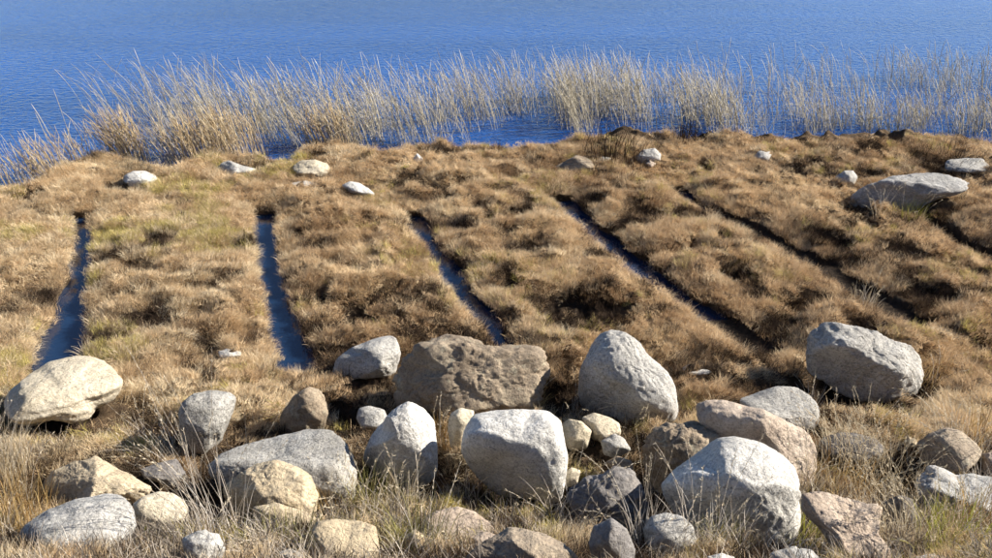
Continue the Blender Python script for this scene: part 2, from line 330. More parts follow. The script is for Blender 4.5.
# ------------------------------------------------------------------ rocks
import bmesh
def ico(sub):
    bm = bmesh.new(); bmesh.ops.create_icosphere(bm, subdivisions=sub, radius=1)
    V = np.array([v.co[:] for v in bm.verts]); F = np.array([[v.index for v in f.verts] for f in bm.faces]); bm.free(); return V, F
ICO = {6: ico(6), 5: ico(6), 4: ico(5), 3: ico(4)}
def rock(label, pts, org, mat, k=.85, rough=.5, facets=7, seed=1, lift=.85, lod=5, name='boulder', planes=(), lump=.16, sq=2.0, cat='boulder', group=None):
    ox, oy, sc = org
    O = np.array(pts, float) / sc + np.array([ox, oy]); c0, c1 = O.min(0), O.max(0); cen = (c0 + c1) / 2; hw, hh = (c1 - c0) / 2
    d = ray(*cen); dn = d / np.linalg.norm(d); sp = -dn[2]; cp = math.sqrt(1 - sp * sp)
    for t in np.arange(3.5, 22, .01):                     # slide the rock along its ray until it sits in the ground
        P = CP + d * t; a = hw * t / FPX; hv = hh * t / FPX; b = min(k * a, .86 * hv / sp); c = math.sqrt(hv * hv - (b * sp) ** 2) / cp
        if P[2] <= base_z(np.array([P[0]]), np.array([P[1]]))[0] + c * lift: break
    U, F = ICO[lod]; r = np.random.default_rng(seed); V = U.copy()
    R = 1 + lump * (2 * fbm3(U * 1.3 + seed * 3.1, seed, 2) - 1)
    R = R * (np.abs(U) ** sq).sum(1) ** (-1 / sq)
    pl = [(np.array(p[:3]) / np.linalg.norm(p[:3]), p[3]) for p in planes]
    for _ in range(facets):
        nrm = r.normal(size=3); nrm /= np.linalg.norm(nrm); pl.append((nrm, r.uniform(.80, .97)))
    if rough > .55:                                      # broken rock: many small flat fracture faces
        for _ in range(int(38 * rough)):
            nrm = r.normal(size=3); nrm /= np.linalg.norm(nrm); pl.append((nrm, r.uniform(.86, 1.02)))
    sh0 = .30 if rough < .3 else (.20 if rough < .55 else .012); npl = len(planes)
    for ip, (nrm, dd) in enumerate(pl):
        sh = (.07 if rough > .55 else sh0) if ip < npl else sh0                                   # soft plane cuts
        q = U @ nrm; lim = np.where(q > .05, dd / np.maximum(q, .05), 9.0)
        h = np.clip(.5 + .5 * (lim - R) / sh / 2, 0, 1); R = lim * (1 - h) + R * h - sh * 2 * h * (1 - h) * .5
    UU = U * np.array([a, b, c]) / ((a + b + c) / 3)
    f1 = fbm3(UU * 3.2 + seed, seed + 50, 3) - .5; f2 = 1 - np.abs(2 * fbm3(UU * 5.5 - seed, seed + 80, 3) - 1)
    R = R * (1 + min(rough, .8) * (.12 * f1 - .16 * np.clip(f2 - .80, 0, 1) * 2))
    V = V * R[:, None] * np.array([a, b, c]); Q = V + P
    # fit the outline seen from the path: scale radially in the plane of view, keep each point's own depth
    px, py, dz = project(Q); dx, dy = px - cen[0], py - cen[1]; th = np.arctan2(dy, dx); rr = np.hypot(dx, dy)
    NB = 96; bi = ((th + math.pi) / (2 * math.pi) * NB).astype(int) % NB
    sil = np.zeros(NB); np.maximum.at(sil, bi, rr)
    sil = np.where(sil > 0, sil, sil.max()); sil = (np.roll(sil, 1) + 2 * sil + np.roll(sil, -1)) / 4
    ctr = -math.pi + (np.arange(NB) + .5) * 2 * math.pi / NB
    out = np.zeros(NB); Oc = O - cen
    for i in range(NB):
        e = np.array([math.cos(ctr[i]), math.sin(ctr[i])]); best = 0
        for A, B in zip(Oc, np.roll(Oc, -1, 0)):
            ab = B - A; den = e[0] * ab[1] - e[1] * ab[0]
            if abs(den) < 1e-9: continue
            s = (A[0] * ab[1] - A[1] * ab[0]) / den; u = (A[0] * e[1] - A[1] * e[0]) / den
            if s > 0 and -1e-6 <= u <= 1 + 1e-6: best = max(best, s)
        out[i] = best
    out = np.where(out > 0, out, np.median(out)); out = (np.roll(out, 1) + 2 * out + np.roll(out, -1)) / 4
    ratio = out / sil; fr = (th + math.pi) / (2 * math.pi) * NB - .5; i0 = np.floor(fr).astype(int); fr = fr - i0
    rt = ratio[i0 % NB] * (1 - fr) + ratio[(i0 + 1) % NB] * fr
    rt = 1 + (rt - 1) * sstep(0, .35, rr / (sil[bi] + 1e-9))
    Q = Q + (RT[None] * (dx * (rt - 1) * dz / FPX)[:, None] - UP[None] * (dy * (rt - 1) * dz / FPX)[:, None])
    low = np.clip((P[2] - Q[:, 2]) / c, 0, 1); Q[:, 2] -= .5 * c * sstep(.1, 1, low)     # the buried foot goes straight down
    # small-scale relief along the normal
    size = (a + b + c) / 3; nn = (Q - P); nn /= np.linalg.norm(nn, axis=1)[:, None] + 1e-9
    w3 = (Q - P) / .09
    rel = (fbm3(w3 + seed * 7, seed + 9, 3) - .5) * .022 * (.35 + rough) - np.clip(fbm3((Q - P) / .16 + seed, seed + 15, 3) - .58, 0, 1) * .14 * min(rough, .7)
    if rough > .9:                                       # ledges and pockets of broken stone
        vq = fbm3((Q - P) / np.array([.26, .26, .17]) + seed * 1.7, seed + 31, 4) * 8; fq = vq - np.floor(vq)
        rel = rel + ((np.floor(vq) + sstep(.3, .7, fq)) / 8 - .5) * .17
    Q = Q + nn * (rel * min(1, size / .35))[:, None]
    gz = base_z(np.array([P[0]]), np.array([P[1]]))[0]; loc = np.array([P[0], P[1], gz])
    o = link(name, mesh_np(name, Q - loc, F), ROCK[mat], loc=loc)
    tag(o, label, cat, group); FOOT.append((P[0], P[1], a, b, c)); return o

Zs = 3.968; ZF = 4.96
A, B, C_, D = (0, 320, Zs), (0, 418, Zs), (200, 320, Zs), (200, 418, Zs)
E, F_, G, H_, I, J = (400, 320, Zs), (400, 418, Zs), (600, 320, Zs), (600, 418, Zs), (742, 320, Zs), (742, 418, Zs)
K3, K4, K5, K6, K7, K8 = (0, 70, ZF), (200, 100, ZF), (400, 80, ZF), (540, 80, ZF), (792, 110, ZF), (660, 20, 2.79)
ROCKS = [
 ('wide cream boulder with a smooth top at the near end of the leftmost ditch', [(12,370),(15,310),(50,265),(100,225),(190,165),(290,142),(370,140),(430,165),(490,240),(485,275),(440,310),(375,340),(350,375),(290,398),(200,395),(150,405),(100,415),(40,410)], A, 'cream', dict(k=.8, rough=.25, facets=5, seed=3, planes=[(-.2,-.55,-.6,.72),(0.1,.1,1,.72)])),
 ('rounded speckled grey boulder alone in the turf right of the wide cream boulder', [(705,370),(720,325),(770,290),(840,277),(910,285),(940,305),(925,370),(900,415),(870,455),(800,500),(740,490),(712,430)], A, 'grey', dict(k=.9, rough=.3, facets=4, seed=5, planes=[(-1,-.35,.1,.62)])),
 ('small flat pale stone sunk in turf left of the second ditch', [(865,125),(900,115),(960,125),(955,143),(900,152),(870,147)], A, 'white', dict(lod=3, seed=7, lift=.2)),
 ('tan pointed rock with a dark left face behind the lowest left boulder', [(145,265),(200,210),(290,170),(340,165),(380,147),(430,175),(500,210),(560,250),(620,280),(560,320),(440,340),(280,340),(170,330)], B, 'tan', dict(k=.6, rough=.7, facets=8, seed=9, planes=[(-.9,-.4,.35,.35)])),
 ('long grey speckled boulder in the bottom left corner', [(65,480),(90,430),(180,365),(300,320),(430,297),(495,310),(530,350),(545,420),(520,490),(450,540),(300,570),(200,570),(100,560),(70,520)], B, 'grey', dict(k=.8, rough=.3, facets=6, seed=12, planes=[(-.8,-.5,.2,.7)])),
 ('small cream round stone touching the right end of the bottom left boulder', [(525,340),(570,310),(630,291),(690,298),(735,330),(748,360),(745,420),(680,455),(600,445),(540,420)], B, 'cream', dict(k=.8, rough=.25, facets=4, seed=14, lod=4)),
 ('low dark brown stone half buried in shaded dead grass left of the long slab', [(550,205),(600,185),(700,160),(740,220),(680,265),(570,240)], B, 'dark', dict(k=.7, rough=.8, seed=16, lod=4)),
 ('wedge shaped grey stone left of the big rough brown boulder', [(522,195),(530,160),(600,110),(680,75),(760,58),(785,75),(798,140),(770,200),(680,212),(560,218)], C_, 'bluegrey', dict(k=.7, rough=.35, facets=6, seed=18, planes=[(-.55,-.7,.35,.45),(.1,.2,1,.7)])),
 ('small brownish grey upright stone in the shadow of the rough brown boulder', [(310,410),(318,370),(370,300),(430,263),(480,275),(495,300),(510,370),(495,415),(430,450),(350,450)], C_, 'brown', dict(k=.8, rough=.6, facets=7, seed=20, lod=4, planes=[(-.8,-.5,.2,.55)])),
 ('little bluish stone lying in deep shade behind the white pear shaped boulder', [(620,390),(630,350),(670,340),(730,355),(745,385),(710,425),(640,425)], C_, 'bluegrey', dict(rough=.3, seed=22, lod=3)),
 ('white pear shaped boulder, bright on its right half and grey on its left', [(640,520),(690,440),(760,360),(830,318),(890,350),(930,400),(942,500),(940,580),(890,610),(800,600),(700,570)], C_, 'white', dict(k=.75, rough=.35, facets=1, lod=6, seed=24, lump=.1, planes=[(-.86,-.5,.1,.55)])),
 ('long sloping grey granite slab in the left foreground', [(20,200),(60,150),(150,110),(300,70),(420,45),(510,42),(570,80),(605,130),(630,230),(610,310),(450,320),(250,300),(100,280),(50,240)], D, 'grey', dict(k=.6, rough=.4, facets=5, seed=26, planes=[(0,.15,1,.6),(-.1,-1,.25,.6)])),
 ('tan block in front of the long grey slab, its left face shaded', [(90,270),(140,230),(220,180),(300,162),(370,185),(440,225),(470,290),(470,350),(440,400),(330,430),(220,440),(130,400),(95,330)], D, 'tan', dict(k=.65, rough=.6, facets=6, seed=28, planes=[(-.8,-.55,.1,.45),(0,-.3,1,.7)])),
 ('flat tan stone at the bottom edge below the golden tussock', [(460,410),(530,400),(640,410),(700,430),(715,520),(690,600),(520,600),(480,520),(440,450)], D, 'tan', dict(k=.8, rough=.5, facets=6, seed=30, planes=[(.1,-.2,1,.5)])),
 ('big rough brown boulder with pitted face at the near end of the third ditch', [(-20,330),(-40,250),(-20,190),(0,150),(60,95),(150,75),(220,65),(280,85),(400,95),(500,100),(570,120),(600,170),(595,230),(570,300),(500,335),(400,360),(280,365),(150,370),(50,370)], E, 'brown', dict(k=.55, rough=1.25, facets=7, lod=6, seed=33, planes=[(-.75,-.6,.15,.6),(.15,-.8,.55,.55)])),
 ('tall grey white boulder with a pointed top right of the rough brown boulder', [(705,230),(725,170),(760,95),(790,56),(828,37),(885,43),(938,76),(984,135),(1064,205),(1094,260),(1115,350),(1060,375),(960,370),(860,372),(760,330),(715,280)], E, 'bluegrey', dict(k=.75, rough=.5, facets=4, lod=6, seed=36, sq=2.2, planes=[(-.75,-.6,-.1,.66),(.35,-.6,.7,.72)])),
 ('smooth white block shaped boulder in the middle of the foreground', [(240,520),(250,440),(290,375),(370,355),(480,350),(590,360),(640,400),(652,470),(670,540),(662,620),(640,675),(600,680),(520,665),(400,645),(310,595),(260,560)], E, 'white', dict(k=.7, rough=.2, facets=1, lod=6, seed=38, sq=2.9, lump=.08, planes=[(-.45,-.88,-.12,.74)])),
 ('small pale stone in golden grass between the two white boulders', [(190,430),(200,370),(240,348),(295,360),(285,420),(240,475),(200,480)], E, 'cream', dict(rough=.3, seed=40, lod=3)),
 ('pale stone with a flat face just right of the white block boulder', [(645,410),(670,392),(720,400),(762,440),(745,495),(680,505),(650,480)], E, 'cream', dict(rough=.4, seed=42, lod=4)),
 ('low cream stone behind and right of the white block boulder', [(720,385),(770,367),(830,385),(872,410),(878,450),(820,485),(750,455)], E, 'cream', dict(rough=.4, seed=44, lod=4)),
 ('small grey stone in front of the low cream stone', [(795,480),(850,450),(890,470),(918,515),(860,535),(810,525)], E, 'grey', dict(rough=.5, seed=46, lod=3)),
 ('dark porous knobbly rock below the small grey stones', [(655,320),(665,285),(720,225),(790,225),(850,203),(920,215),(960,270),(990,330),(985,410),(900,450),(780,430),(690,390)], F_, 'dark', dict(k=.8, rough=1.3, facets=5, seed=48)),
 ('flat pinkish rock in grass at the bottom below the white block boulder', [(85,405),(130,370),(230,350),(300,370),(360,420),(395,465),(330,510),(200,490),(110,455)], F_, 'pink', dict(k=.8, rough=.7, facets=7, seed=50, planes=[(0,-.1,1,.5)])),
 ('ridged brownish grey rock cut by the bottom edge of the picture', [(250,550),(330,490),(430,430),(500,440),(580,460),(640,490),(712,550),(700,630),(480,660),(270,630)], F_, 'brown', dict(k=.8, rough=.6, facets=8, seed=52, planes=[(-.6,-.7,.4,.5)])),
 ('grey rock, its shade painted in dark, under the dark porous rock', [(765,430),(840,395),(900,440),(935,520),(925,610),(780,615),(748,500)], F_, 'dark', dict(k=.8, rough=.4, seed=54, lod=4)),  # dark stone colour stands in for the shade on this grey rock
 ('small angular pale stone tucked against the right foot of the white block boulder', [(640,230),(680,195),(717,210),(705,255),(650,265)], F_, 'cream', dict(seed=56, lod=3)),
 ('small flat white stone in the turf near the end of the fourth ditch', [(325,190),(350,176),(410,185),(452,205),(420,218),(345,215)], G, 'white', dict(lod=3, seed=58, lift=.25)),
 ('pale flat topped slab behind the large pinkish boulder', [(545,318),(620,285),(700,262),(780,265),(840,300),(870,340),(872,415),(800,430),(700,415),(600,375)], G, 'bluegrey', dict(k=.75, rough=.35, facets=5, seed=60, planes=[(.0,-.3,1,.5),(.3,-.9,.2,.7)])),
 ('large pinkish tan boulder behind the biggest white boulder', [(376,345),(390,318),(480,315),(560,335),(650,355),(740,400),(820,440),(857,490),(868,560),(855,650),(760,660),(600,610),(450,490),(388,405)], G, 'pink', dict(k=.6, rough=.4, facets=4, lod=6, seed=62, planes=[(-.5,-.8,.1,.45),(.5,-.75,.35,.6)])),
 ('rough grey brown boulder left of the biggest white boulder', [(163,510),(180,470),(260,410),(340,400),(420,415),(485,455),(470,545),(390,610),(300,665),(220,640),(178,570)], G, 'brown', dict(k=.8, rough=1.0, facets=6, seed=64, planes=[(-.6,-.75,-.1,.5)])),
 ('biggest white granite boulder at the bottom right of centre', [(238,265),(300,200),(380,140),(470,75),(550,72),(640,95),(720,140),(780,200),(798,270),(797,340),(808,410),(785,475),(720,508),(620,512),(520,495),(400,435),(300,355),(250,310)], H_, 'white', dict(k=.8, rough=.25, facets=2, lod=6, seed=66, sq=2.2, lump=.10, planes=[(-.5,-.85,-.05,.66),(.2,-.95,-.2,.68)])),
 ('small bluish round stone at the lower left of the biggest white boulder', [(168,440),(200,390),(260,375),(330,390),(372,430),(385,500),(300,540),(200,530)], H_, 'bluegrey', dict(rough=.3, seed=68, lod=4)),
 ('low pale stone under the right foot of the biggest white boulder', [(670,535),(760,512),(840,522),(875,560),(850,625),(700,625)], H_, 'grey', dict(seed=70, lod=3, rough=.5)),
 ('large angular grey boulder standing apart right of the fourth ditch', [(248,140),(256,60),(310,15),(360,5),(440,20),(520,40),(590,75),(670,100),(702,140),(730,200),(728,245),(660,268),(580,285),(480,275),(400,250),(330,220),(270,185)], I, 'bluegrey', dict(k=.62, rough=.75, facets=5, lod=6, seed=72, sq=2.3, planes=[(-.55,-.82,-.1,.5),(.35,-.5,.75,.58),(.8,-.55,.15,.66),(-.2,-.3,.9,.8)])),
 ('small dark rock with a pale streak in pale grass right of the pinkish boulder', [(298,100),(330,70),(400,55),(470,65),(530,80),(570,115),(550,160),(480,175),(400,170),(325,150)], J, 'dark', dict(rough=.8, seed=74, lod=4)),
 ('brown dome shaped boulder in grass near the right edge', [(685,105),(740,60),(810,37),(870,50),(930,100),(955,135),(935,180),(880,220),(800,215),(720,160)], J, 'brown', dict(k=.85, rough=.3, facets=4, seed=76, planes=[(-.75,-.5,.2,.55)])),
 ('grey slab with a notched front at the right edge of the foreground', [(683,280),(690,240),(725,212),(740,180),(790,195),(850,225),(920,220),(1000,235),(1070,260),(1090,350),(1000,420),(900,430),(830,410),(740,365)], J, 'bluegrey', dict(k=.8, rough=.7, facets=6, seed=78, planes=[(0,-.15,1,.5),(-.6,-.7,.1,.6)])),
 ('flat pinkish slab with a broken right edge right of the biggest white boulder', [(230,300),(300,288),(400,310),(480,335),(558,340),(553,400),(540,460),(590,520),(600,610),(420,630),(370,510),(300,430),(235,370)], J, 'pink', dict(k=.8, rough=.8, facets=7, seed=80, planes=[(.05,-.25,1,.45)], lift=.45)),
 ('tiny brown stone beside the brown dome boulder', [(640,92),(660,75),(692,85),(700,112),(660,118)], J, 'tan', dict(seed=82, lod=3)),
 ('pale stone showing at the bottom edge near the right', [(680,552),(740,540),(820,552),(810,610),(690,610)], J, 'white', dict(seed=84, lod=3)),
 ('pale oval stone on the shore at the left reed clump', [(610,525),(660,500),(720,500),(770,520),(785,545),(765,575),(650,577),(612,555)], K3, 'white', dict(lod=4, seed=86, lift=.4)),
 ('dark peaked stone on the shore between the first two ditches', [(82,345),(100,315),(140,298),(200,320),(290,345),(270,375),(160,378),(90,368)], K4, 'grey', dict(lod=4, seed=88, planes=[(-.9,-.3,.3,.4)], lift=.4)),
 ('pale two lobed boulder on the shore above the second ditch', [(452,330),(500,298),(570,295),(630,310),(658,345),(640,372),(570,380),(480,370)], K4, 'cream', dict(lod=4, seed=90, lift=.4, lump=.25)),
 ('flat white stone in turf just below the two lobed shore boulder', [(448,412),(500,402),(560,405),(597,420),(560,435),(470,432)], K4, 'white', dict(lod=3, seed=92, lift=.25)),
 ('white sloping stone in turf between the second and third ditches', [(698,425),(740,402),(790,410),(840,440),(875,472),(830,485),(750,462)], K4, 'white', dict(lod=4, seed=94, lift=.35)),
 ('small bright white upright stone on the shore near the middle', [(60,395),(85,362),(114,390),(114,418),(80,424)], K5, 'white', dict(lod=3, seed=96)),
 ('small pale stone in turf right of the bright white upright stone', [(280,420),(310,405),(350,415),(360,437),(300,442)], K5, 'grey', dict(lod=3, seed=98, lift=.4)),
 ('dark brown triangular rock on the shore above the fourth ditch', [(38,447),(110,410),(180,372),(230,380),(265,410),(272,442),(200,460),(100,460)], K6, 'brown', dict(lod=4, seed=100, k=.6, lift=.4, planes=[(-.5,-.8,.3,.4)])),
 ('small white stone right of the dark triangular shore rock', [(280,395),(310,378),(360,388),(377,408),(320,416)], K6, 'white', dict(lod=3, seed=102, lift=.4)),
 ('rounded grey shore stone below the brown heath tuft', [(472,382),(510,345),(570,338),(600,365),(598,398),(540,410),(488,405)], K6, 'grey', dict(lod=4, seed=104)),
 ('tiny pinkish stone at the foot of the rounded grey shore stone', [(518,416),(545,398),(577,415),(550,435)], K6, 'pink', dict(lod=3, seed=106)),
 ('broad flat topped grey ledge rock in the upper right turf', [(275,432),(340,390),(420,345),(500,325),(620,312),(720,308),(800,325),(897,360),(892,395),(820,420),(700,445),(600,475),(480,505),(380,510),(305,485)], K7, 'slate', dict(k=.26, rough=.5, facets=5, seed=108, lift=.6, sq=2.6, planes=[(.25,-.1,1,.62),(-.6,-.8,.0,.55)])),
 ('pale block shaped stone on the shore at the right edge', [(755,272),(770,245),(850,240),(950,238),(975,270),(982,303),(900,313),(820,305),(758,298)], K7, 'grey', dict(lod=4, seed=110, lift=.5, planes=[(0,-.1,1,.6)])),
 ('small grey stone left of the broad ledge rock', [(213,332),(260,300),(305,300),(327,330),(312,368),(260,375),(222,358)], K7, 'grey', dict(lod=4, seed=112)),
 ('gritty pale stone in dead grass right of the bottom left boulder', [(720,475),(790,445),(870,460),(895,520),(850,610),(740,610)], B, 'grey', dict(lod=4, seed=120, rough=.6)),
 ('low tan ledge along the front foot of the tan block', [(205,352),(300,335),(400,365),(465,395),(445,450),(330,468),(225,435)], D, 'tan', dict(lod=4, seed=122, rough=.6, k=.5)),
 ('small grey stone at the bottom edge left of the flat tan stone', [(315,532),(360,518),(405,540),(395,605),(320,605)], D, 'grey', dict(lod=3, seed=124)),
 ('small reddish stone against the right end of the flat pinkish rock', [(275,475),(340,450),(405,472),(395,518),(300,528)], F_, 'pink', dict(lod=3, seed=126, rough=.7)),
 ('small tan stone in grass left of the flat pinkish rock', [(8,475),(60,440),(104,470),(84,528),(20,528)], F_, 'tan', dict(lod=3, seed=128)),
 ('small pale stone at the bottom edge in front of the biggest white boulder', [(425,552),(480,536),(535,552),(525,610),(440,610)], H_, 'white', dict(lod=3, seed=130)),
 ('added dark stone standing in for the shaded hollow between the pinkish and notched slabs', [(560,335),(620,302),(680,322),(692,400),(640,470),(560,460)], J, 'dark', dict(lod=4, seed=132, rough=.7)),  # shaded hollow filled with an added dark shape
 ('pinkish stone at the right edge beside the brown dome boulder', [(950,142),(1000,132),(1045,168),(1005,215),(955,205)], J, 'pink', dict(lod=4, seed=134)),
 ('small brown stone between the rough grey brown and dark porous rocks', [(20,175),(70,150),(125,170),(135,205),(60,215)], H_, 'brown', dict(lod=3, seed=136)),
 ('grey stone cut by the lower left corner of the picture', [(-40,470),(20,440),(60,470),(70,560),(-40,580)], D, 'grey', dict(lod=4, seed=138)),
 ('small grey stone on the right shore by the reeds', [(255,382),(280,365),(312,375),(302,393),(265,395)], K8, 'grey', dict(lod=3, seed=114, lift=.4)),
]
for lab, pts, org, mat, kw in ROCKS:
    small = kw.get('lod', 5) == 3
    rock(lab, pts, org, mat, name='stone' if kw.get('lod', 5) < 5 else 'boulder', cat='stone' if kw.get('lod', 5) < 5 else 'boulder', **kw)

# ------------------------------------------------------------------ ground sheet and water
def axis(lo, hi, step, out_lo, out_hi):
    core = np.arange(lo, hi + 1e-6, step); a, b = [], []
    p, s = lo, step
    while p > out_lo: s *= 1.35; p -= s; a.append(p)
    p, s = core[-1], step
    while p < out_hi: s *= 1.35; p += s; b.append(p)
    return np.concatenate([a[::-1], core, b])
gx = axis(-8.6, 9.0, .027, -900, 900); gy = axis(2.9, 13.2, .027, -300, 900)
X, Y = np.meshgrid(gx, gy); Z, PE = land(X.ravel(), Y.ravel())
far = np.clip(np.hypot(X.ravel(), Y.ravel() - 8) - 30, 0, None); Z = np.maximum(Z, -2.5)
nx, ny = len(gx), len(gy)
ii = (np.arange(ny - 1)[:, None] * nx + np.arange(nx - 1)[None, :]).ravel()
ground = link('ground', mesh_np('ground', np.stack([X.ravel(), Y.ravel(), Z], -1), np.stack([ii, ii + 1, ii + nx + 1, ii + nx], -1), {'peat_shade': PE}), ground_mat())
tag(ground, 'brown peaty turf ridges cut by narrow ditches beside the lake', kind='structure')

# lake: sheet from just under the shore turf to far beyond the frame
lx = np.concatenate([[-900, -120, -30], SH[:, 0], [30, 120, 900]]); fy = np.concatenate([[SH[0, 1]] * 3, SH[:, 1], [SH[-1, 1]] * 3]) - .45
rows = [fy] + [np.maximum(fy, 0) * 0 + v for v in (16, 24, 60, 200, 900)]
V = np.concatenate([np.stack([lx, r, np.full_like(lx, WATER)], -1) for r in rows]); n = len(lx)
ii = (np.arange(len(rows) - 1)[:, None] * n + np.arange(n - 1)[None, :]).ravel()
lake = link('lake_water', mesh_np('lake_water', V, np.stack([ii, ii + 1, ii + n + 1, ii + n], -1)), water_mat('lake_water', (.007, .070, .275), 7.0, 1.5, 1.0, .05, .12))
tag(lake, 'blue rippled lake water behind the reeds', kind='structure')
M_DITCH = water_mat('still_ditch_water', (.010, .028, .070), 1.5, 1.0, .06, .02, .04); M_DITCH.node_tree.nodes['Principled BSDF'].inputs['IOR'].default_value = 1.75
DN = ['far left', 'second', 'third', 'fourth', 'fifth', 'far right']
for k, (l, r, poly) in enumerate(DITCH):
    if DEPTH[k] + WATER < .08: continue
    m = min(len(l), len(r)); t = np.linspace(0, 1, 14)
    def res(p): u = np.linspace(0, 1, len(p)); return np.stack([np.interp(t, u, p[:, 0]), np.interp(t, u, p[:, 1])], -1)
    a, b = res(l), res(r); dv = b - a; dv /= np.linalg.norm(dv, axis=1)[:, None]; a = a - dv * .13; b = b + dv * .13
    V = np.stack([a, b], 1).reshape(-1, 2); V = np.concatenate([V, np.full((len(V), 1), WATER - .004)], 1)
    j = np.arange(13) * 2
    tag(link('ditch_water', mesh_np('ditch_water', V, np.stack([j, j + 1, j + 3, j + 2], -1)), M_DITCH), f'still dark blue water in the {DN[k]} ditch between the turf ridges', kind='structure')

# ------------------------------------------------------------------ turf: instanced tufts
def tuft_mesh(name, seed, n, rad, l0, l1, lean, bias, wid, k=4, curl=.5):
    r = np.random.default_rng(seed)
    a = r.uniform(0, 2 * math.pi, n); q = rad * np.sqrt(r.random(n))
    base = np.stack([q * np.cos(a), q * np.sin(a), np.full(n, -.02)], -1)
    az = np.where(r.random(n) < bias, r.normal(0, .7, n), a + r.normal(0, .6, n))
    le = np.clip(r.normal(lean, .3, n), .05, 1.45)
    P = arcs(base, az, le * .5, le + curl * r.random(n), r.uniform(l0, l1, n), k, r.normal(0, .4, n))
    sd = np.stack([-np.sin(az), np.cos(az), r.normal(0, .4, n)], -1); sd /= np.linalg.norm(sd, axis=1)[:, None]
    V, F = ribbons(P, wid * r.uniform(.6, 1.3, n), np.linspace(1, .15, k), sd)
    bl = np.repeat(r.random(n), k * 2); al = np.tile(np.repeat(np.linspace(0, 1, k), 2), n)
    return mesh_np(name, V, F, {'blade': bl, 'along': al}, smooth=False)
def tuft_set(name, mat, specs):
    c = bpy.data.collections.new(name)
    for i, sp in enumerate(specs):
        me = tuft_mesh(f'{name}_{i}', *sp); me.materials.append(mat)
        c.objects.link(bpy.data.objects.new(f'{name}_{i}', me))
    return c
def scatter(name, label, cat, coll, nvar, P, rot, scl, tint, mat):
    me = bpy.data.meshes.new(name); me.vertices.add(len(P)); me.vertices.foreach_set('co', np.asarray(P, np.float32).ravel())
    def at(nm, typ, v, key='value'):
        a = me.attributes.new(nm, typ, 'POINT'); a.data.foreach_set(key, np.asarray(v).ravel())
    at('rot', 'FLOAT_VECTOR', rot.astype(np.float32), 'vector'); at('scl', 'FLOAT', scl.astype(np.float32)); at('tint', 'FLOAT', tint.astype(np.float32))
    at('pick', 'INT', rng.integers(0, nvar, len(P)).astype(np.int32))
    o = link(name, me, mat); tag(o, label, cat, kind='stuff')
    ng = bpy.data.node_groups.new(name, 'GeometryNodeTree')
    ng.interface.new_socket('Geometry', in_out='INPUT', socket_type='NodeSocketGeometry'); ng.interface.new_socket('Geometry', in_out='OUTPUT', socket_type='NodeSocketGeometry')
    N, L = ng.nodes, ng.links; gi, go = N.new('NodeGroupInput'), N.new('NodeGroupOutput')
    ip = N.new('GeometryNodeInstanceOnPoints'); ci = N.new('GeometryNodeCollectionInfo')
    ci.inputs['Collection'].default_value = coll; ci.inputs['Separate Children'].default_value = True; ci.inputs['Reset Children'].default_value = True
    def na(nm, typ):
        a = N.new('GeometryNodeInputNamedAttribute'); a.data_type = typ; a.inputs['Name'].default_value = nm; return a.outputs['Attribute']
    L.new(gi.outputs[0], ip.inputs['Points']); L.new(ci.outputs[0], ip.inputs['Instance']); ip.inputs['Pick Instance'].default_value = True
    L.new(na('pick', 'INT'), ip.inputs['Instance Index']); L.new(na('rot', 'FLOAT_VECTOR'), ip.inputs['Rotation']); L.new(na('scl', 'FLOAT'), ip.inputs['Scale'])
    L.new(ip.outputs[0], go.inputs[0])
    md = o.modifiers.new('tufts', 'NODES'); md.node_group = ng
    return o

def candidates(dens, x0=-8.4, x1=8.8, y0=2.6, y1=12.8):
    n = int((x1 - x0) * (y1 - y0) * dens); x = rng.uniform(x0, x1, n); y = rng.uniform(y0, y1, n)
    k = (np.abs(x) < y * .66 + 2.0) & (y < shore_y(x) + .25)
    return x[k], y[k]
def off_rocks(x, y, f=.8):
    ok = np.ones(x.shape, bool)
    for cx, cy, a, b, c in FOOT: ok &= ((x - cx) / a) ** 2 + ((y - cy) / b) ** 2 > f * f
    return ok
def tilt_rot(x, y, yaw):
    e = .05; z0, _ = land(x, y); zx, _ = land(x + e, y); zy, _ = land(x, y + e)
    nxv, nyv = -(zx - z0) / e * .55, -(zy - z0) / e * .55
    return z0, np.stack([np.clip(-nyv, -.7, .7), np.clip(nxv, -.7, .7), yaw], -1)

def zone_tint(x, y):
    """dry grass colour varies over the meadow: straw on the left and front, browner to the right and back"""
    t = .60 + .30 * (fbm2(x * .9, y * .9, 61, 3) - .5) + .45 * (fbm2(x * 3.2, y * 3.2, 62, 3) - .5)
    t = t + .10 * sstep(-2.0, -4.5, x) - .12 * sstep(-1.5, 3.0, x) + .10 * sstep(6.4, 5.6, y)
    return t
M1 = tuft_set('mat_tuft', M_MAT, [(s, 110, .11, .035, .085, 1.12, .85, .0042, 4, .35) for s in range(1, 6)])
def ditch_d(x, y):
    d = np.full(x.shape, -9.0)
    for l, r, poly in DITCH: d = np.maximum(d, inside_dist(poly, x, y))
    return d
x, y = candidates(470); z, pe = land(x, y); gap = fbm2(x * 5.5, y * 9.0, 66, 3); thin = np.clip((.46 - gap) * 6, 0, .8) * (.40 + .30 * sstep(-2.5, .5, x)) + .4 * sstep(5.2, 4.7, y)
k = off_rocks(x, y, .86) & (ditch_d(x, y) < -.04) & (z > WATER + .05) & (rng.random(len(x)) > np.clip(pe * .95 + thin, 0, .97))
x, y = x[k], y[k]; yaw = -.5 + (fbm2(x * 1.3, y * 1.3, 71, 2) - .5) * 5.0 + rng.normal(0, .35, len(x))
z, rot = tilt_rot(x, y, yaw); _, pe = land(x, y)
ti = zone_tint(x, y) + rng.normal(0, .10, len(x)) + .25 * (fbm2(x * 8, y * 8, 63, 2) - .5) - .35 * pe
